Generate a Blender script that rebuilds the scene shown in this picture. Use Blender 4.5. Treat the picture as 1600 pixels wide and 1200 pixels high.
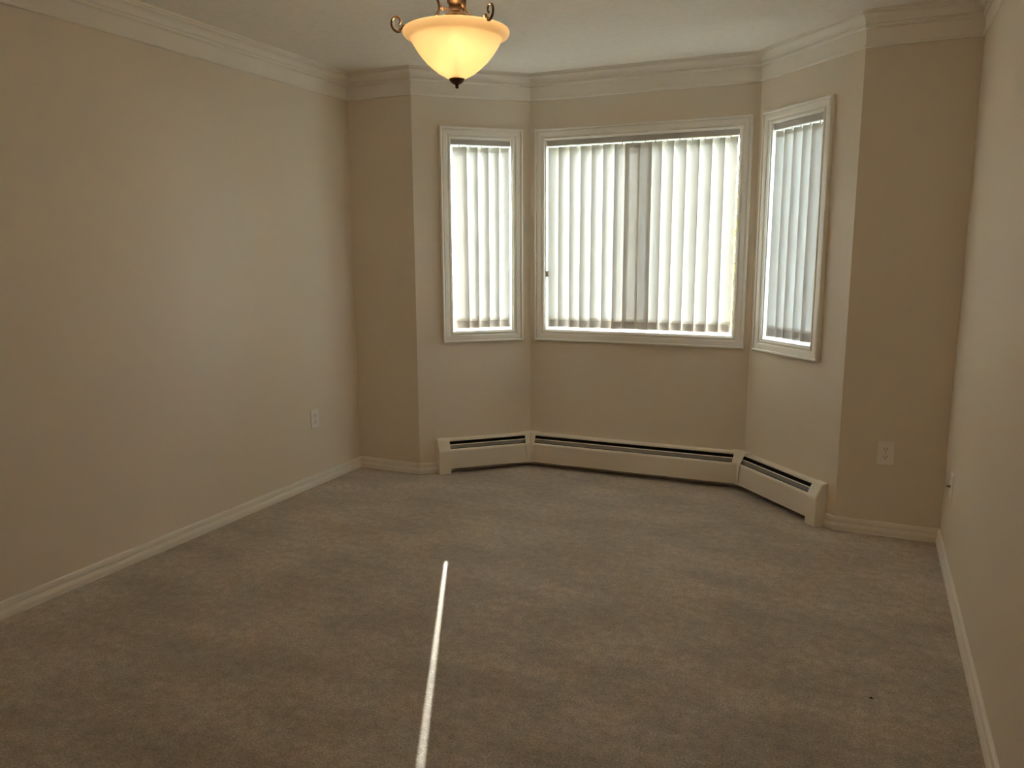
import bpy, math, random
from mathutils import Vector, Matrix
import numpy as np
random.seed(7)
for o in list(bpy.data.objects): bpy.data.objects.remove(o, do_unlink=True)
scene = bpy.context.scene
COL = scene.collection

# ------------------------------------------------------------------ camera
F_PX, PITCH, ROLL, YAW, CAM_H = 1219.18, 9.637, -0.2546, -24.379, 1.3838
def cam_axes():
    y, p, r = map(math.radians, (YAW, PITCH, ROLL))
    fx = Vector((math.cos(y), -math.sin(y), 0))
    fw = Vector((math.sin(y)*math.cos(p), math.cos(y)*math.cos(p), -math.sin(p)))
    up = fx.cross(fw)
    return fx*math.cos(r)+up*math.sin(r), -fx*math.sin(r)+up*math.cos(r), fw
RR, UU, FW = cam_axes()
cd = bpy.data.cameras.new('camera'); cd.sensor_width = 36; cd.lens = F_PX/1600*36
cd.clip_start = 0.02; cd.clip_end = 400
cam = bpy.data.objects.new('camera', cd); COL.objects.link(cam)
cam.matrix_world = Matrix(((RR.x, UU.x, -FW.x, 0), (RR.y, UU.y, -FW.y, 0), (RR.z, UU.z, -FW.z, CAM_H), (0, 0, 0, 1)))
scene.camera = cam
def floor_at(u, v, z=0.0):                       # pixel -> point on a horizontal plane
    d = RR*((u-800)/F_PX) - UU*((v-600)/F_PX) + FW
    return Vector((0, 0, CAM_H)) + d*((z-CAM_H)/d.z)

# ------------------------------------------------------------------ light and exposure
SUN_AZ, SUN_EL = math.radians(-26.4), math.radians(31.0)
SUN_STRENGTH, SKY_STRENGTH, BULB_STRENGTH = 17.0, 29.0, 270.0
sun_dir = Vector((math.sin(SUN_AZ)*math.cos(SUN_EL), math.cos(SUN_AZ)*math.cos(SUN_EL), math.sin(SUN_EL)))
sd = bpy.data.lights.new('sun', 'SUN'); sd.energy = SUN_STRENGTH; sd.angle = math.radians(0.45); sd.color = (1, .93, .83)
so = bpy.data.objects.new('sun', sd); COL.objects.link(so)
so.rotation_euler = sun_dir.to_track_quat('Z', 'Y').to_euler(); so.location = (-6, 14, 9)
w = bpy.data.worlds.new('sky'); scene.world = w; w.use_nodes = True
nt = w.node_tree; nt.nodes.clear()
ow = nt.nodes.new('ShaderNodeOutputWorld'); bg = nt.nodes.new('ShaderNodeBackground')
gr = nt.nodes.new('ShaderNodeValToRGB'); tc = nt.nodes.new('ShaderNodeTexCoord'); sx = nt.nodes.new('ShaderNodeSeparateXYZ')
nt.links.new(tc.outputs['Generated'], sx.inputs[0]); nt.links.new(sx.outputs['Z'], gr.inputs[0])
gr.color_ramp.elements[0].color = (.86, .92, 1, 1); gr.color_ramp.elements[1].color = (.34, .52, .85, 1)
nt.links.new(gr.outputs[0], bg.inputs[0]); bg.inputs[1].default_value = SKY_STRENGTH
nt.links.new(bg.outputs[0], ow.inputs[0])
vs = scene.view_settings
scene.cycles.max_bounces = 24; scene.cycles.diffuse_bounces = 16; scene.cycles.transparent_max_bounces = 16   # pale room: let light bounce
vs.view_transform = 'Standard'; vs.look = 'None'; vs.gamma = 1.0; vs.use_curve_mapping = False; vs.exposure = 0.43

# ------------------------------------------------------------------ materials
def mat(name):
    m = bpy.data.materials.new(name); m.use_nodes = True
    return m, m.node_tree, m.node_tree.nodes['Principled BSDF']
def noise(t, scale, detail=2, rough=.5, coord='Object', stretch=None):
    c = t.nodes.new('ShaderNodeTexCoord'); n = t.nodes.new('ShaderNodeTexNoise')
    n.inputs['Scale'].default_value = scale; n.inputs['Detail'].default_value = detail; n.inputs['Roughness'].default_value = rough
    if stretch:
        mp = t.nodes.new('ShaderNodeMapping'); mp.inputs['Scale'].default_value = stretch
        t.links.new(c.outputs[coord], mp.inputs[0]); t.links.new(mp.outputs[0], n.inputs['Vector'])
    else: t.links.new(c.outputs[coord], n.inputs['Vector'])
    return n
def ramp(t, src, a, b, p0=.35, p1=.65):
    r = t.nodes.new('ShaderNodeValToRGB'); r.color_ramp.elements[0].position = p0; r.color_ramp.elements[1].position = p1
    r.color_ramp.elements[0].color = (*a, 1); r.color_ramp.elements[1].color = (*b, 1)
    t.links.new(src, r.inputs[0]); return r
def bump(t, b, src, strength, dist):
    bp = t.nodes.new('ShaderNodeBump'); bp.inputs['Strength'].default_value = strength; bp.inputs['Distance'].default_value = dist
    t.links.new(src, bp.inputs['Height']); t.links.new(bp.outputs[0], b.inputs['Normal']); return bp
def simple(name, col, rough=.5, metal=0, var=.03, nscale=6, bstr=0, bscale=200, bdist=.001, spec=.5):
    m, t, b = mat(name)
    n = noise(t, nscale, 3)
    r = ramp(t, n.outputs[0], [c*(1-var) for c in col], [min(1, c*(1+var)) for c in col])
    t.links.new(r.outputs[0], b.inputs['Base Color'])
    b.inputs['Roughness'].default_value = rough; b.inputs['Metallic'].default_value = metal
    b.inputs['Specular IOR Level'].default_value = spec
    if bstr:
        n2 = noise(t, bscale, 2); bump(t, b, n2.outputs[0], bstr, bdist)
    return m
M = {}
M['wall'] = simple('greige_wall_paint', (.83, .75, .635), .55, var=.012, nscale=1.5, bstr=.12, bscale=260, bdist=.0006, spec=.35)
M['ceiling'] = simple('ceiling_paint', (.91, .88, .83), .85, var=.02, nscale=30, bstr=.5, bscale=120, bdist=.004, spec=.2)
M['trim'] = simple('white_trim_paint', (.92, .88, .81), .35, var=.01)
M['vinyl'] = simple('white_window_vinyl', (.88, .89, .90), .3, var=.01)
M['heater'] = simple('cream_heater_enamel', (.86, .80, .70), .38, var=.015)
M['heater_dark'] = simple('heater_inside', (.035, .030, .026), .7, var=.1)
M['damper'] = simple('damper_metal', (.22, .19, .165), .45, metal=.0, var=.05)
M['plate'] = simple('white_plastic_plate', (.92, .88, .82), .3, var=.01)
M['slot'] = simple('dark_socket_slot', (.03, .025, .02), .6)
M['screw'] = simple('steel_screw', (.6, .58, .54), .35, metal=1)
M['brass'] = simple('brass_connector', (.25, .19, .10), .35, metal=1)
M['bronze'] = simple('antique_bronze', (.16, .095, .05), .33, metal=1, var=.35, nscale=40)
M['darkbronze'] = simple('dark_bronze', (.10, .055, .03), .4, metal=.8, var=.2, nscale=40)
M['rail'] = simple('grey_head_rail', (.50, .46, .43), .45, var=.02)
M['clip'] = simple('white_slat_clip', (.9, .9, .88), .35)
M['cleat'] = simple('tan_plastic', (.32, .24, .17), .5)
M['lint'] = simple('dark_lint', (.03, .018, .012), .9)
M['bark'] = simple('tree_bark', (.12, .09, .065), .9, var=.3, nscale=12, bstr=.6, bscale=30, bdist=.02)
M['grass'] = simple('lawn_grass', (.13, .17, .06), .95, var=.35, nscale=.8)
M['stucco'] = simple('exterior_stucco', (.62, .57, .50), .9, var=.04)

def carpet():
    m, t, b = mat('taupe_cut_pile_carpet')
    big = noise(t, 2.2, 4, .62, stretch=(1.0, 1.8, 1)); fine = noise(t, 150, 3, .75); mid = noise(t, 26, 4, .7)
    r1 = ramp(t, big.outputs[0], (.45, .39, .335), (.65, .57, .50), .36, .64)
    r2 = ramp(t, fine.outputs[0], (.42, .42, .42), (1.36, 1.36, 1.36), .3, .7)
    r3 = ramp(t, mid.outputs[0], (.70, .70, .70), (1.2, 1.2, 1.2), .3, .7)
    def mul(a, c):
        x = t.nodes.new('ShaderNodeMix'); x.data_type = 'RGBA'; x.blend_type = 'MULTIPLY'; x.inputs[0].default_value = 1
        t.links.new(a, x.inputs[6]); t.links.new(c, x.inputs[7]); return x.outputs[2]
    t.links.new(mul(mul(r1.outputs[0], r2.outputs[0]), r3.outputs[0]), b.inputs['Base Color'])
    b.inputs['Roughness'].default_value = .62; b.inputs['Specular IOR Level'].default_value = .55
    b.inputs['Sheen Weight'].default_value = .6; b.inputs['Sheen Roughness'].default_value = .5; b.inputs['Sheen Tint'].default_value = (.9, .8, .7, 1)
    ad = t.nodes.new('ShaderNodeMath'); ad.operation = 'ADD'
    t.links.new(fine.outputs[0], ad.inputs[0]); t.links.new(mid.outputs[0], ad.inputs[1])
    bump(t, b, ad.outputs[0], .75, .006)
    return m
M['carpet'] = carpet()

def translucent(name, dcol, tcol, fac, nscale, contrast):
    m = bpy.data.materials.new(name); m.use_nodes = True; t = m.node_tree; t.nodes.clear()
    out = t.nodes.new('ShaderNodeOutputMaterial'); mx = t.nodes.new('ShaderNodeMixShader')
    d = t.nodes.new('ShaderNodeBsdfDiffuse'); tr = t.nodes.new('ShaderNodeBsdfTranslucent')
    n = noise(t, nscale, 4, .65, stretch=(1, 1, .55))
    r = ramp(t, n.outputs[0], [c*(1-contrast) for c in tcol], [min(1, c*(1+contrast)) for c in tcol], .3, .7)
    d.inputs[0].default_value = (*dcol, 1); t.links.new(r.outputs[0], tr.inputs[0])
    mx.inputs[0].default_value = fac
    t.links.new(d.outputs[0], mx.inputs[1]); t.links.new(tr.outputs[0], mx.inputs[2]); t.links.new(mx.outputs[0], out.inputs[0])
    return m
M['slat'] = translucent('blind_slat_fabric', (.80, .78, .73), (.54, .52, .49), .075, 22, .2)
M['hem'] = translucent('folded_slat_hem', (.80, .78, .73), (.80, .76, .70), .5, 22, .08)
M['weight'] = translucent('slat_weight_pocket', (.62, .57, .52), (.40, .36, .32), .24, 28, .05)

def pane(name, tint, gloss=.06):
    m = bpy.data.materials.new(name); m.use_nodes = True; t = m.node_tree; t.nodes.clear()
    out = t.nodes.new('ShaderNodeOutputMaterial'); mx = t.nodes.new('ShaderNodeMixShader')
    a = t.nodes.new('ShaderNodeBsdfTransparent'); g = t.nodes.new('ShaderNodeBsdfGlossy'); a.inputs[0].default_value = (*tint, 1)
    g.inputs['Roughness'].default_value = .02; lw = t.nodes.new('ShaderNodeFresnel'); lw.inputs[0].default_value = 1.45
    t.links.new(lw.outputs[0], mx.inputs[0]); t.links.new(a.outputs[0], mx.inputs[1]); t.links.new(g.outputs[0], mx.inputs[2])
    t.links.new(mx.outputs[0], out.inputs[0]); return m
M['glass'] = pane('window_glass', (.93, .96, .95))
M['screen'] = pane('insect_screen', (.62, .62, .62))

def bowl_glass():
    m = bpy.data.materials.new('amber_alabaster_glass'); m.use_nodes = True; t = m.node_tree; t.nodes.clear()
    out = t.nodes.new('ShaderNodeOutputMaterial'); mx = t.nodes.new('ShaderNodeMixShader'); mg = t.nodes.new('ShaderNodeMixShader')
    d = t.nodes.new('ShaderNodeBsdfDiffuse'); tr = t.nodes.new('ShaderNodeBsdfTranslucent'); g = t.nodes.new('ShaderNodeBsdfGlossy')
    n = noise(t, 14, 4, .6); r = ramp(t, n.outputs[0], (.86, .76, .57), (.96, .88, .70), .35, .65)
    d.inputs[0].default_value = (.88, .76, .56, 1); t.links.new(r.outputs[0], tr.inputs[0])
    mx.inputs[0].default_value = .23; g.inputs['Roughness'].default_value = .25; mg.inputs[0].default_value = .05
    rf = t.nodes.new('ShaderNodeBsdfRefraction'); rf.inputs['IOR'].default_value = 1.12; rf.inputs['Roughness'].default_value = .42; rf.inputs[0].default_value = (1, .9, .72, 1)
    mr = t.nodes.new('ShaderNodeMixShader'); mr.inputs[0].default_value = .11
    t.links.new(d.outputs[0], mx.inputs[1]); t.links.new(tr.outputs[0], mx.inputs[2])
    t.links.new(mx.outputs[0], mr.inputs[1]); t.links.new(rf.outputs[0], mr.inputs[2]); t.links.new(mr.outputs[0], mg.inputs[1]); t.links.new(g.outputs[0], mg.inputs[2]); t.links.new(mg.outputs[0], out.inputs[0])
    return m
M['bowl'] = bowl_glass()
def emit(name, col, s):
    m = bpy.data.materials.new(name); m.use_nodes = True; t = m.node_tree; t.nodes.clear()
    out = t.nodes.new('ShaderNodeOutputMaterial'); e = t.nodes.new('ShaderNodeEmission'); e.inputs[0].default_value = (*col, 1); e.inputs[1].default_value = s
    t.links.new(e.outputs[0], out.inputs[0]); return m
M['bulb'] = emit('warm_bulb', (1, .79, .53), BULB_STRENGTH)
M['leaf'] = translucent('yellow_leaf', (.80, .58, .06), (.80, .60, .06), .35, 3, .25)

# ------------------------------------------------------------------ helpers
def mesh_obj(name, verts, faces, m, parent=None, smooth=False):
    me = bpy.data.meshes.new(name); me.from_pydata([tuple(v) for v in verts], [], faces); me.update()
    import bmesh
    bm = bmesh.new(); bm.from_mesh(me); bmesh.ops.recalc_face_normals(bm, faces=bm.faces); bm.to_mesh(me); bm.free()
    if smooth:
        for p in me.polygons: p.use_smooth = True
    me.materials.append(m)
    o = bpy.data.objects.new(name, me); COL.objects.link(o)
    if parent: o.parent = parent
    return o
def tag(o, label, cat, group=None, kind=None):
    o['label'] = label; o['category'] = cat
    if group: o['group'] = group
    if kind: o['kind'] = kind
    return o
def empty(name, loc=(0, 0, 0)):
    o = bpy.data.objects.new(name, None); COL.objects.link(o); o.location = loc; o.empty_display_size = .05
    return o
def under(o, parent):                             # parent and keep the world place (parents are unrotated)
    o.parent = parent; o.matrix_parent_inverse = Matrix.Translation(parent.location).inverted(); return o
class MB:
    def __init__(s): s.v = []; s.f = []
    def add(s, verts, faces):
        k = len(s.v); s.v += [Vector(v) for v in verts]; s.f += [tuple(i+k for i in f) for f in faces]
    def box(s, fr, a, b):                         # a, b: (s, z, o) in a wall frame function
        c = [fr(x, y, z) for x in (a[0], b[0]) for y in (a[1], b[1]) for z in (a[2], b[2])]
        s.add(c, [(0, 1, 3, 2), (4, 6, 7, 5), (0, 4, 5, 1), (2, 3, 7, 6), (0, 2, 6, 4), (1, 5, 7, 3)])
    def loft(s, rings, closed=True, caps=True):
        n = len(rings[0]); vs = [p for r in rings for p in r]; fs = []
        for i in range(len(rings)-1):
            for j in range(n if closed else n-1):
                k = (j+1) % n; fs.append((i*n+j, i*n+k, (i+1)*n+k, (i+1)*n+j))
        if caps: fs.append(tuple(range(n))); fs.append(tuple((len(rings)-1)*n+j for j in range(n)))
        s.add(vs, fs)
    def tube(s, pts, radii, n=10):
        rings = []; prev = None
        for i, p in enumerate(pts):
            t = (Vector(pts[min(i+1, len(pts)-1)])-Vector(pts[max(i-1, 0)])).normalized()
            if prev is None: x = t.orthogonal().normalized()
            else: x = (prev - t*prev.dot(t)).normalized()
            prev = x; y = t.cross(x); r = radii[i] if hasattr(radii, '__len__') else radii
            rings.append([Vector(p)+x*(r*math.cos(a))+y*(r*math.sin(a)) for a in [2*math.pi*k/n for k in range(n)]])
        s.loft(rings)
    def lathe(s, prof, n=48, c=(0, 0, 0), caps=True):
        rings = [[Vector((c[0]+r*math.cos(2*math.pi*k/n), c[1]+r*math.sin(2*math.pi*k/n), c[2]+z)) for k in range(n)] for r, z in prof]
        s.loft(rings, True, caps)
    def obj(s, name, m, parent=None, smooth=False):
        o = mesh_obj(name, s.v, s.f, m, None, smooth)
        if parent: under(o, parent)
        return o

# ------------------------------------------------------------------ plan of the room
Z = 2.44
XL, XR, YB = -2.9498, .3906, 4.092
YF = -4.5                                         # wall behind the camera
PL = [Vector(p) for p in ((XL, YF), (XL, 4.104), (-2.5001, 4.104), (-1.9553, 4.6035), (-.5952, 4.6275), (-.0771, 4.0788), (XR, 4.0788), (XR, YF))]
NP = len(PL)                                      # 0 front-left 1 L 2 A 3 B 4 C 5 D 6 E 7 front-right
def seg(i):
    P, Q = PL[i % NP], PL[(i+1) % NP]; t = (Q-P).normalized(); return P, Q, t, Vector((t.y, -t.x))
def corner(i, d):                                 # corner i moved d into the room
    _, _, t1, n1 = seg(i-1); _, _, t2, n2 = seg(i); b = PL[i % NP]
    det = n1.x*n2.y-n1.y*n2.x
    return b + Vector(((d*n2.y-d*n1.y)/det, (n1.x*d-n2.x*d)/det))
def frame(i):                                     # (s along wall, z, o into the room) -> world
    P, Q, t, n = seg(i)
    return lambda s, z, o: Vector((P.x+t.x*s+n.x*o, P.y+t.y*s+n.y*o, z))
def seglen(i): P, Q, _, _ = seg(i); return (Q-P).length
TH = .15
WNAMES = ['wall_left', 'wall_back_left', 'wall_bay_left', 'wall_bay_middle', 'wall_bay_right', 'wall_back_right', 'wall_right', 'wall_front']
WLAB = ['long greige painted wall with a single outlet near the corner', 'short greige wall stub between long wall and bay',
        'angled bay wall with narrow sunlit window', 'middle bay wall with the wide window', 'angled bay wall with narrow window beside the dark stub with outlet',
        'short dark greige wall stub with outlet beside bay', 'greige wall carrying the cable jack plate', 'plain greige wall opposite the bay windows']
OPEN = {2: (.227, .620), 3: (.100, 1.261), 4: (.110, .516)}
ZB, ZT = .889, 2.056
for i in range(NP):
    P, Q, t, n = seg(i); L = seglen(i); fr = frame(i)
    co0 = corner(i, -TH); co1 = corner(i+1, -TH); mb = MB()
    o0 = (co0-P).dot(t); o1 = (co1-P).dot(t)
    def ring(z): return [fr(0, z, 0), fr(L, z, 0), fr(o1, z, -TH), fr(o0, z, -TH)]
    if i in OPEN:
        a, b = OPEN[i]
        def grid(o, s0, s1):
            return [fr(s0, 0, o), fr(a, 0, o), fr(b, 0, o), fr(s1, 0, o), fr(s0, ZB, o), fr(a, ZB, o), fr(b, ZB, o), fr(s1, ZB, o),
                    fr(s0, ZT, o), fr(a, ZT, o), fr(b, ZT, o), fr(s1, ZT, o), fr(s0, Z, o), fr(a, Z, o), fr(b, Z, o), fr(s1, Z, o)]
        v = grid(0, 0, L)+grid(-TH, o0, o1); f = []
        for k in (0, 16):
            for r in range(3):
                for c in range(3):
                    if (r, c) != (1, 1): f.append((k+r*4+c, k+r*4+c+1, k+r*4+c+5, k+r*4+c+4))
        for x, y in ((5, 6), (6, 10), (10, 9), (9, 5), (0, 4), (4, 8), (8, 12), (3, 7), (7, 11), (11, 15), (0, 1), (1, 2), (2, 3), (12, 13), (13, 14), (14, 15)):
            f.append((x, y, y+16, x+16))
        mb.add(v, f)
    else: mb.loft([ring(0), ring(Z)])
    tag(mb.obj(WNAMES[i], M['wall']), WLAB[i], 'wall', kind='structure')
OUT = [corner(i, -TH) for i in range(NP)]
def slab(name, z0, z1, m, label, cat):
    v = [(p.x, p.y, z0) for p in OUT]+[(p.x, p.y, z1) for p in OUT]
    f = [tuple(range(NP)), tuple(range(NP, 2*NP))]+[(k, (k+1) % NP, NP+(k+1) % NP, NP+k) for k in range(NP)]
    return tag(mesh_obj(name, v, f, m), label, cat, kind='structure')
slab('floor', -.1, 0, M['carpet'], 'taupe cut pile carpet over the whole room', 'carpet')
slab('ceiling', Z, Z+.1, M['ceiling'], 'lightly textured off white ceiling', 'ceiling')

def sweep(i, prof, s0=None, s1=None):             # profile (o, z) along wall i; None = mitred at the corner
    P, Q, t, n = seg(i); fr = frame(i); A = []; B = []
    for o, z in prof:
        a = (corner(i, o)-P).dot(t) if s0 is None else s0
        b = (corner(i+1, o)-P).dot(t) if s1 is None else s1
        A.append(fr(a, z, o)); B.append(fr(b, z, o))
    mb = MB(); mb.loft([A, B]); return mb
# baseboards: two beads with a groove between them and a thin foot
BASE = [(0, 0), (.0140, 0), (.0140, .0055), (.0105, .0065), (.0105, .0085), (.0140, .0095), (.0145, .024), (.0120, .031), (.0070, .0365), (.0030, .0400), (.0030, .0430), (.0105, .0445), (.0115, .050), (.0110, .060), (.0095, .0665), (.005, .0695), (0, .07)]
HS0, HS1 = .108, .700                             # heater ends along the two angled bay walls
for i, nm, lab, a, b in ((0, 'baseboard_left', 'white baseboard along the long wall', None, None), (1, 'baseboard_back_left', 'short white baseboard on stub beside long wall', None, None),
                (2, 'baseboard_bay_left', 'tiny white baseboard piece ending at heater by long wall side', None, HS0-.002), (4, 'baseboard_bay_right', 'tiny white baseboard piece ending at heater by dark stub', HS1+.002, None),
                (5, 'baseboard_back_right', 'short white baseboard below outlet on dark stub', None, None), (6, 'baseboard_right', 'white baseboard below the cable jack', None, None), (7, 'baseboard_front', 'white baseboard opposite the bay', None, None)):
    tag(sweep(i, BASE, a, b).obj(nm, M['trim']), lab, 'baseboard', kind='structure')
# crown: cove with fillets, a flat painted band and a thin bead below
c0 = Z
CROWN = [(0, c0), (.053, c0), (.053, c0-.009), (.045, c0-.0105), (.045, c0-.0145), (.050, c0-.016), (.050, c0-.020), (.044, c0-.022)]
for k in range(1, 8):
    a = k/7*math.pi/2; CROWN.append((.044-.028*math.sin(a), c0-.022-.028*(1-math.cos(a))))
CROWN += [(.0165, c0-.053), (.0110, c0-.0545), (.0110, c0-.0585), (.0155, c0-.060), (.0160, c0-.066), (.0110, c0-.0700), (.0030, c0-.0720)]
CROWN += [(.0030, c0-.1395), (.0095, c0-.1405), (.0115, c0-.1445), (.0110, c0-.1495), (.0070, c0-.1525), (0, c0-.153)]
for i in range(NP):
    tag(sweep(i, CROWN).obj('trim_%d' % (i+1), M['trim']), 'white crown moulding above the '+['long wall', 'stub beside long wall', 'angled bay wall next to long wall side', 'wide bay window',
        'angled bay wall next to dark stub', 'dark stub with outlet', 'wall with cable jack', 'wall opposite the bay'][i], 'crown moulding', kind='structure')

# ------------------------------------------------------------------ windows
CAS = [(0, 0), (0, .010), (.003, .0135), (.009, .0135), (.0115, .008), (.0165, .008), (.0185, .0125), (.024, .0150), (.043, .0175), (.0455, .0175), (.0465, .0120), (.0495, .0120), (.0505, .0200), (.055, .0225), (.060, .0225), (.064, .018), (.065, .012), (.065, 0)]
FRD = (-.135, -.088)                              # depth range of the vinyl frame
WLABEL = {2: 'narrow bay window lit warm by sun, next to long wall side', 3: 'wide sliding bay window in the middle', 4: 'narrow bay window in cooler light next to dark stub'}
def build_window(i, num):
    fr = frame(i); a, b = OPEN[i]
    P, Q, t, n = seg(i); mid = fr((a+b)/2, ZB, 0)
    w = empty('window_%d' % num, mid); tag(w, WLABEL[i], 'window', kind='structure')
    # casing boards, mitred
    R = [(a, ZB, -1, -1), (b, ZB, 1, -1), (b, ZT, 1, 1), (a, ZT, -1, 1)]
    for k in range(4):
        c, d = R[k], R[(k+1) % 4]; mb = MB()
        r0 = [fr(c[0]+c[2]*x, c[1]+c[3]*x, o) for x, o in CAS]; r1 = [fr(d[0]+d[2]*x, d[1]+d[3]*x, o) for x, o in CAS]
        mb.loft([r0, r1]); mb.obj('casing_board', M['trim'], w)
    # jamb liners
    J = .006
    for k, (p, q) in enumerate((((a, ZB, -.088), (a+J, ZT, 0.002)), ((b-J, ZB, -.088), (b, ZT, .002)), ((a+J, ZT-J, -.088), (b-J, ZT, .002)), ((a+J, ZB, -.088), (b-J, ZB+J, .006)))):
        mb = MB(); mb.box(fr, p, q); mb.obj('sill' if k == 3 else 'jamb', M['trim'], w)
    # vinyl frame
    left, right, top, bot = (.018, .012, .040, .036) if i == 3 else (.018, .018, .035, .034)
    for p, q in (((a, ZB, FRD[0]), (a+left, ZT, FRD[1])), ((b-right, ZB, FRD[0]), (b, ZT, FRD[1])), ((a+left, ZT-top, FRD[0]), (b-right, ZT, FRD[1])), ((a+left, ZB, FRD[0]), (b-right, ZB+bot, FRD[1]))):
        mb = MB(); mb.box(fr, p, q); mb.obj('frame_member', M['vinyl'], w)
    x0, x1, z0, z1 = a+left, b-right, ZB+bot, ZT-top
    if i == 3:
        mx = a+.575
        mb = MB(); mb.box(fr, (mx-.032, z0, -.128), (mx+.032, z1, -.090)); mb.obj('meeting_stile', M['vinyl'], w)
        cuts = [(x0, mx-.032), (mx+.032, x1)]
        for c in cuts:
            mb = MB(); mb.box(fr, (c[0], z0, -.113), (c[1], z1, -.109)); mb.obj('pane', M['glass'], w)
    else:
        mb = MB(); mb.box(fr, (x0, z0, -.113), (x1, z1, -.109)); mb.obj('pane', M['glass'], w)
for num, i in enumerate((2, 3, 4), 1): build_window(i, num)

# ------------------------------------------------------------------ vertical blinds
BO = -.030                                        # blind plane in the reveal
SLAT_W = .089
def slat_mesh():
    v = []; f = []; n = 6; H = 1.0
    for z in (0, H):
        for k in range(n+1):
            x = (k/n-.5)*SLAT_W; y = .0035*(1-(2*k/n-1)**2); v.append((x, y, z))
    m1 = n+1
    for k in range(n): f.append((k, k+1, m1+k+1, m1+k))
    return v, f
def build_blind(i, centers, label, ang, cord_s=None):
    fr = frame(i); a, b = OPEN[i]; P, Q, t, n = seg(i); rz = math.atan2(t.y, t.x)
    root = empty('vertical_blind', fr((a+b)/2, ZB, BO)); tag(root, label, 'blind')
    top, bot = 2.012, .910
    mb = MB(); mb.box(fr, (a+.010, 2.022, BO-.021), (b-.010, 2.049, BO+.021))
    rail = mb.obj('head_rail', M['rail'], root)
    mb = MB(); mb.box(fr, (a+.010, 2.018, BO-.018), (b-.010, 2.0222, BO+.018)); r2 = mb.obj('rail_lip', M['clip'], root)
    v, f = slat_mesh()
    for k, s in enumerate(centers):
        an_ = ang[k] if hasattr(ang, '__len__') else ang; an = rz+math.radians(an_+random.uniform(-2.5, 2.5)*(0 if abs(an_) < 15 and k in (7, 8) else 1)); base = fr(s, bot+random.uniform(-.002, .002), BO)
        ca, sa = math.cos(an), math.sin(an)
        lean = .007 if (i == 2 and k == 0) else random.uniform(-.003, .003)
        T = lambda p, lo=0: Vector((base.x+ca*p[0]-sa*p[1]+t.x*lean*(1-p[2]/1.1), base.y+sa*p[0]+ca*p[1]+t.y*lean*(1-p[2]/1.1), base.z+p[2]))
        h = top-bot
        sl = mesh_obj('slat', [T((x, y, z*h)) for x, y, z in v], f, M['slat']); under(sl, root); 
        for p in sl.data.polygons: p.use_smooth = True
        # folded hem with the weight in it, and the folded top
        w = MB(); w.loft([[T((x, y0, .002)) for x, y0 in ((-.033, -.0008), (.033, -.0008), (.033, -.0022), (-.033, -.0022))], [T((x, y0, .046)) for x, y0 in ((-.033, -.0008), (.033, -.0008), (.033, -.0022), (-.033, -.0022))]])
        wo = w.obj('weight', M['weight']); wo.parent = sl
        n_ = 6; hems = []
        for z0, z1 in ((.0, .062), (h-.030, h)):
            hm = MB(); hm.add([T(((q/n_-.5)*SLAT_W*.998, .0035*(1-(2*q/n_-1)**2)-.0006, z)) for z in (z0, z1) for q in range(n_+1)], [(q, q+1, n_+1+q+1, n_+1+q) for q in range(n_)])
            hems.append(hm.obj('hem', M['hem'])); hems[-1].parent = sl
        c = MB(); cw = .0035
        c.loft([[T((x, y, z)) for x, y in ((-cw, -cw), (cw, -cw), (cw, cw+.003), (-cw, cw+.003))] for z in (h-.008, h+.010)])
        co = c.obj('clip', M['clip']); co.parent = sl
    if cord_s is not None:
        mb = MB(); mb.box(fr, (cord_s-.007, 1.225, BO+.012), (cord_s+.007, 1.262, BO+.028)); mb.box(fr, (cord_s-.012, 1.232, BO+.010), (cord_s-.006, 1.255, BO+.020)); mb.obj('cord_tensioner', M['cleat'], root)
        mb = MB(); mb.tube([fr(cord_s+.002, 2.014, BO+.015), fr(cord_s+.002, 1.262, BO+.018)], .0012, 6); mb.tube([fr(cord_s-.003, 2.014, BO+.015), fr(cord_s-.003, 1.262, BO+.018)], .0012, 6); mb.obj('cord', M['clip'], root)
    return root
build_blind(2, [.294, .364, .433, .499, .564], 'narrow five slat vertical blind glowing warm, in bay window next to long wall side', -20)
build_blind(3, [.155, .223, .293, .365, .434, .506, .576, .640, .716, .776, .845, .917, .990, 1.062, 1.133, 1.203], 'wide vertical blind of sixteen translucent fabric slats in the middle bay window', [20]*7+[8, -14]+[-15]*7, .112)
build_blind(4, [.165, .236, .308, .380, .450], 'narrow five slat vertical blind in cooler light, in bay window next to dark stub', 20)

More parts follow.
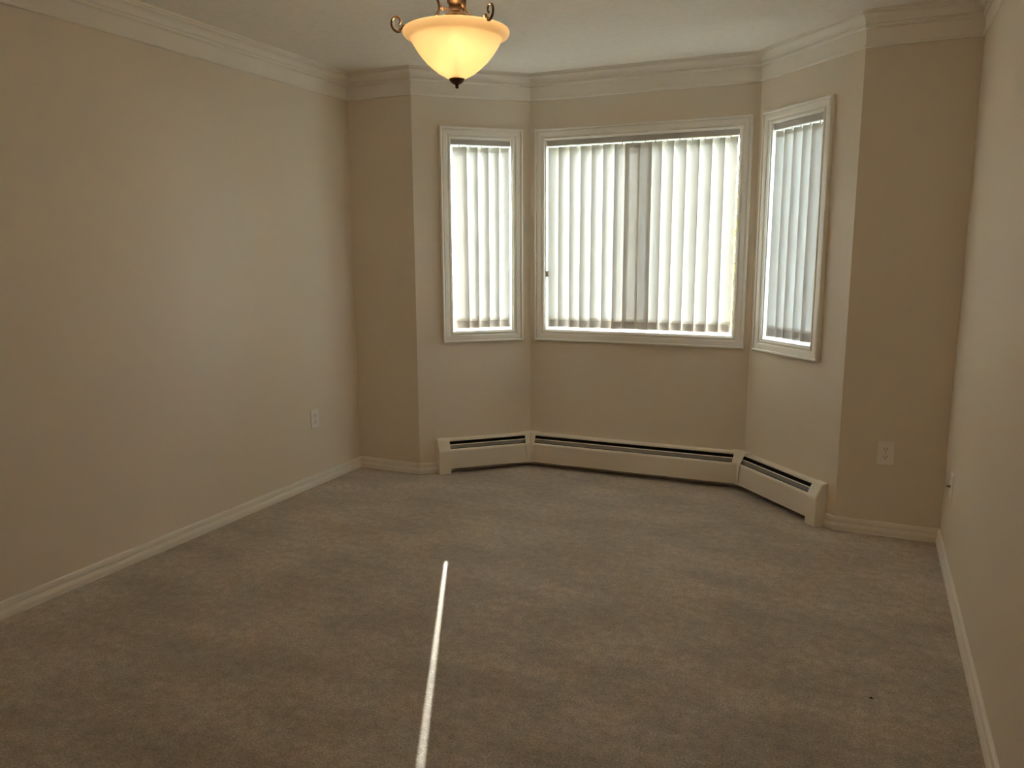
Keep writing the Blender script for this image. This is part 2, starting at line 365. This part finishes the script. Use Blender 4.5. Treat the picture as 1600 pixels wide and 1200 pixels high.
# ------------------------------------------------------------------ baseboard heater along the bay
HD = .070
def heater():
    root = empty('baseboard_heater', (*PL[3].lerp(PL[4], .5), 0)); root.location.y -= .04
    tag(root, 'cream enamelled hot water baseboard heater running around the bay', 'heater')
    runs = [(2, HS0+.02, None), (3, None, None), (4, None, HS1-.02)]
    BACK = [(.001, .012), (.004, .012), (.004, .212), (.031, .208), (.032, .203), (.034, .203), (.033, .211), (.029, .215), (.001, .219)]
    FRONT = [(HD-.002, .034), (HD, .034), (HD, .146), (HD-.002, .153), (HD-.006, .158), (HD-.010, .160), (HD-.011, .157), (HD-.007, .155), (HD-.004, .151), (HD-.002, .145)]
    DAMP = [(.0415, .1800), (.0440, .1825), (.0455, .1805), (.0580, .1630), (.0570, .1620), (.0430, .1790)]
    LINE = [(.0405, .1815), (.0435, .1855), (.0468, .1812), (.0445, .1800)]
    FIN = [(.010, .070), (.056, .070), (.056, .125), (.010, .125)]
    for i, a, b in runs:
        sweep(i, BACK, a, b).obj('back_plate', M['heater'], root)
        sweep(i, FRONT, a, b).obj('front_panel', M['heater'], root)
        d = sweep(i, DAMP, a, b).obj('damper', M['damper'], root)
        e = sweep(i, LINE, a, b).obj('damper_edge', M['heater']); e.parent = d
        sweep(i, FIN, a, b).obj('heating_element', M['heater_dark'], root)
        lin = [(.0041, .013), (.0049, .013), (.0049, .204), (.0041, .204)]
        sweep(i, lin, a, b).obj('back_liner', M['heater_dark'], root)
    # end caps down to the carpet
    CAP = [(.0005, .0), (HD+.003, .0), (HD+.004, .004), (HD+.004, .146), (HD+.002, .154), (.040, .212), (.034, .2185), (.028, .2205), (.0005, .2225)]
    for i, a, b in ((2, HS0, HS0+.076), (4, HS1-.070, HS1)):
        fr = frame(i); mb = MB(); ca = .006
        inner = [(o if o < .001 else o-.004, z if z < .001 else z-.003) for o, z in CAP]
        if i == 2: st = [(a, inner), (a+ca*.4, [(o if o < .001 else o-.001, z) for o, z in CAP]), (a+ca, CAP), (b, CAP)]
        else: st = [(a, CAP), (b-ca, CAP), (b-ca*.4, [(o if o < .001 else o-.001, z) for o, z in CAP]), (b, inner)]
        mb.loft([[fr(s, z, o) for o, z in pr] for s, pr in st]); mb.obj('end_cap', M['heater'], root)
    # corner covers: wide at the wall, tapering down the front
    for ci in (3, 4):
        sec = [(.001, .2245, .070), (.031, .2215, .046), (.0375, .2165, .038), (HD+.0035, .1605, .030), (HD+.0055, .149, .028), (HD+.0055, .034, .008)]
        mb = MB()
        L_, C_, R_ = [], [], []
        for o, z, hw in sec:
            c = corner(ci, o); _, _, t1, _ = seg(ci-1); _, _, t2, _ = seg(ci)
            L_.append(Vector((c.x-t1.x*hw, c.y-t1.y*hw, z))); C_.append(Vector((c.x, c.y, z))); R_.append(Vector((c.x+t2.x*hw, c.y+t2.y*hw, z)))
        m_ = len(sec); vs_ = L_+C_+R_; fs_ = []
        for k in range(m_-1):
            fs_ += [(k, k+1, m_+k+1, m_+k), (m_+k, m_+k+1, 2*m_+k+1, 2*m_+k)]
        o = mesh_obj('corner_cover', vs_, fs_, M['heater']); under(o, root)
        so_ = o.modifiers.new('thickness', 'SOLIDIFY'); so_.thickness = .002; so_.offset = 0
    return root
heater()

# ------------------------------------------------------------------ outlets and cable jack
def disc(mb, fr, s, z, o0, o1, r, n=14, flat=0):
    pts = []
    for k in range(n):
        a = 2*math.pi*k/n; y = r*math.sin(a)
        if flat: y = max(-flat, min(flat, y))
        pts.append((s+r*math.cos(a), z+y))
    mb.loft([[fr(x, y, o0) for x, y in pts], [fr(x, y, o1) for x, y in pts]])
def plate(fr, s, z, root):
    mb = MB(); hw, hh = .035, .057
    def rr(w, h, o): return [fr(s+x*w, z+y*h, o) for x, y in ((-1, -.93), (-.9, -1), (.9, -1), (1, -.93), (1, .93), (.9, 1), (-.9, 1), (-1, .93))]
    mb.loft([rr(hw, hh, 0), rr(hw, hh, .0035), rr(hw-.003, hh-.003, .0065)]); return mb.obj('cover_plate', M['plate'], root)
def outlet(i, s, z, label):
    fr = frame(i); root = empty('wall_outlet', fr(s, z, 0)); tag(root, label, 'outlet', 'duplex outlets on the walls')
    plate(fr, s, z, root)
    for dz in (.0195, -.0195):
        mb = MB(); disc(mb, fr, s, z+dz, .006, .0085, .0172, 20, .0135); r = mb.obj('receptacle', M['plate'], root)
        for nm, x, y, w, h in (('slot', -.0065, .004, .0012, .0045), ('slot', .0065, .004, .0012, .0036)):
            mb = MB(); mb.box(fr, (s+x-w, z+dz+y-h, .0083), (s+x+w, z+dz+y+h, .0089)); q = mb.obj(nm, M['slot']); q.parent = r
        mb = MB(); disc(mb, fr, s, z+dz-.0065, .0083, .0089, .0026, 10); q = mb.obj('ground_hole', M['slot']); q.parent = r
    mb = MB(); disc(mb, fr, s, z, .006, .0080, .003, 10); mb.obj('screw', M['screw'], root)
outlet(0, 3.657-YF, .407, 'white duplex outlet on the long wall near the corner')
outlet(5, .209, .416, 'white duplex outlet on the dark stub beside the bay')
fr = frame(6); s = .33
root = empty('cable_jack', fr(s, .372, 0)); tag(root, 'white wall plate with protruding dark cable connector on side wall', 'cable jack')
plate(fr, s, .372, root)
mb = MB(); disc(mb, fr, s, .372, .0064, .009, .0065, 6); disc(mb, fr, s, .372, .009, .021, .0047, 14); mb.obj('coax_connector', M['brass'], root)
for dz in (.042, -.042):
    mb = MB(); disc(mb, fr, s, .372+dz, .006, .0078, .003, 10); mb.obj('screw', M['screw'], root)

# ------------------------------------------------------------------ bowl ceiling lamp
LX, LY, LZ = -1.275, 2.385, 2.087                 # rim height
def lamp():
    root = empty('ceiling_lamp', (LX, LY, LZ-.145)); tag(root, 'lit bronze ceiling lamp with amber glass bowl and scrolled arms', 'lamp')
    c = (LX, LY, LZ)
    outer = [(.026, -.1435), (.040, -.136), (.060, -.125), (.082, -.108), (.104, -.087), (.123, -.064), (.140, -.038), (.1475, -.0240), (.152, -.0195), (.160, -.0165), (.1685, -.0115), (.1735, -.004), (.1745, .002), (.1725, .006)]
    inner = [(r-.0045, z+.002) for r, z in reversed(outer)]
    mb = MB(); mb.lathe(outer+inner, 72, c, caps=False); n = 72; k = len(outer)+len(inner)
    mb.obj('glass_bowl', M['bowl'], root, True)
    mb = MB(); mb.lathe([(.0005, -.1395), (.0245, -.1395), (.0255, -.1445), (.0235, -.1490), (.0175, -.1555), (.0105, -.1595), (.0065, -.161), (.0052, -.166), (.0058, -.1695), (.0045, -.1725), (.0005, -.1735)], 28, c); mb.obj('finial', M['darkbronze'], root, True)
    H = Z-LZ
    mb = MB(); mb.lathe([(.0005, -.139), (.005, -.139), (.005, -.02), (.034, -.012), (.038, .020), (.040, .050), (.033, .058), (.0235, .063), (.0225, .086), (.0275, .091), (.0285, .098), (.0235, .103), (.0220, .108), (.0220, .17), (.027, .180), (.018, .190), (.014, .22), (.014, H-.04), (.0005, H-.04)], 32, c); mb.obj('stem', M['bronze'], root, True)
    mb = MB(); mb.lathe([(.0005, H-.045), (.016, H-.045), (.030, H-.036), (.052, H-.024), (.062, H-.010), (.064, H), (.0005, H)], 40, c); mb.obj('canopy', M['bronze'], root, True)
    to_cam = math.atan2(-LY, -LX)
    for deg in (33, -87, 153):
        an = to_cam+math.radians(deg); dx, dy = math.cos(an), math.sin(an)
        key = [(.045, H-.020), (.066, H-.07), (.076, .20), (.074, .15), (.067, .120), (.058, .098), (.0535, .078), (.057, .062), (.068, .048), (.090, .031), (.120, .017), (.150, .011), (.172, .010), (.183, .003)]
        pts = []
        for q in range(len(key)-1):               # Catmull-Rom
            p0, p1, p2, p3 = key[max(q-1, 0)], key[q], key[q+1], key[min(q+2, len(key)-1)]
            for u in (0, .25, .5, .75):
                pts.append(tuple(.5*((2*p1[d])+(-p0[d]+p2[d])*u+(2*p0[d]-5*p1[d]+4*p2[d]-p3[d])*u*u+(-p0[d]+3*p1[d]-3*p2[d]+p3[d])*u**3) for d in (0, 1)))
        cx, cz = .189, .0265
        for q in range(30):                       # closing scroll
            a = -1.9+q/29*(2*math.pi*.93); r = .0275-.0195*(q/29)**1.1
            pts.append((cx+r*math.cos(a)*.85, cz+r*math.sin(a)*1.05))
        rad = [.0042]*(len(pts)-30)+[.0042-.0012*q/29 for q in range(30)]; rad[-1] = .0042; rad[-2] = .0042
        mb = MB(); mb.tube([(LX+dx*r, LY+dy*r, LZ+z) for r, z in pts], rad, 10)
        arm = mb.obj('arm', M['bronze'], root, True)
        mb = MB(); mb.lathe([(.0005, -.0065), (.004, -.0055), (.0065, 0), (.004, .0055), (.0005, .0065)], 14, (LX+dx*.042, LY+dy*.042, LZ+.074)); mb.tube([(LX+dx*.022, LY+dy*.022, LZ+.072), (LX+dx*.056, LY+dy*.056, LZ+.075)], .003, 8)
        q = mb.obj('bracket', M['bronze']); q.parent = arm
        mb = MB(); mb.lathe([(.0005, -.006), (.005, -.005), (.0075, 0), (.005, .005), (.0005, .006)], 14, (LX+dx*.168, LY+dy*.168, LZ+.0145)); q = mb.obj('knob', M['bronze']); q.parent = arm
    for deg in (-3, 177):                         # two bulbs around the stem
        an = to_cam+math.radians(deg); dx, dy = math.cos(an), math.sin(an)
        b0 = Vector((LX+dx*.034, LY+dy*.034, LZ-.010)); b1 = Vector((LX+dx*.074, LY+dy*.074, LZ-.034)); ax = (b1-b0).normalized()
        mb = MB(); mb.tube([b0, b0+ax*.026], .0125, 14); sk = mb.obj('socket', M['darkbronze'], root, True)
        mb = MB(); st = [(.024, .008), (.032, .014), (.042, .021), (.054, .023), (.064, .019), (.070, .011), (.072, .001)]
        mb.tube([b0+ax*x for x, r in st], [r for x, r in st], 16); mb.obj('bulb', M['bulb'], root, True)
lamp()

# ------------------------------------------------------------------ speck of lint on the carpet
p = floor_at(1361, 1091); mb = MB()
mb.lathe([(.0003, 0), (.0042, .0005), (.0036, .003), (.0003, .0042)], 7, p); mb.tube([p+Vector((-.003, 0, .001)), p+Vector((-.008, -.001, .0008))], .001, 5); mb.tube([p+Vector((.003, 0, .001)), p+Vector((.007, -.003, .0008))], .0008, 5)
tag(mb.obj('lint', M['lint']), 'tiny dark speck of lint on the carpet', 'lint')

# ------------------------------------------------------------------ outside
GZ = -3.0
g = mesh_obj('ground', [(-45, 5.2, GZ), (45, 5.2, GZ), (45, 95, GZ), (-45, 95, GZ)], [(0, 1, 2, 3)], M['grass'])
tag(g, 'lawn below and beyond the bay windows', 'lawn', kind='structure')
def tree(x, y, zc, rx, rz, seed):
    rnd = random.Random(seed); root = empty('autumn_tree', (x, y, GZ)); tag(root, 'autumn tree with yellow leaves outside the wide window', 'tree')
    mb = MB(); mb.tube([(x, y, GZ), (x+.05, y, GZ+1.2), (x-.04, y+.05, zc-.6), (x, y, zc+.6)], [.17, .13, .10, .04], 10); mb.obj('trunk', M['bark'], root, True)
    mb = MB()
    for k in range(9):
        a = k*2.4; z0 = zc-rz*.6+k*.16
        mb.tube([(x, y, z0), (x+math.cos(a)*rx*.4, y+math.sin(a)*rx*.4, z0+.35), (x+math.cos(a)*rx*.8, y+math.sin(a)*rx*.8, z0+.55)], [.045, .028, .012], 6)
    mb.obj('branches', M['bark'], root, True)
    V, Fs = [], []
    for k in range(3200):
        d = Vector((rnd.gauss(0, 1), rnd.gauss(0, 1), rnd.gauss(0, 1))).normalized()*(rnd.random()**.45)
        c = Vector((x+d.x*rx, y+d.y*rx, zc+d.z*rz)); u = Vector((rnd.gauss(0, 1), rnd.gauss(0, 1), rnd.gauss(0, 1))).normalized(); v_ = u.orthogonal().normalized(); s_ = rnd.uniform(.05, .09)
        b = len(V); V += [c-u*s_, c+v_*s_*.55, c+u*s_, c-v_*s_*.55]; Fs.append((b, b+1, b+2, b+3))
    o = mesh_obj('foliage', V, Fs, M['leaf']); under(o, root); o['kind'] = 'stuff'
tree(-1.9, 13.0, 1.35, 1.5, 1.45, 3)
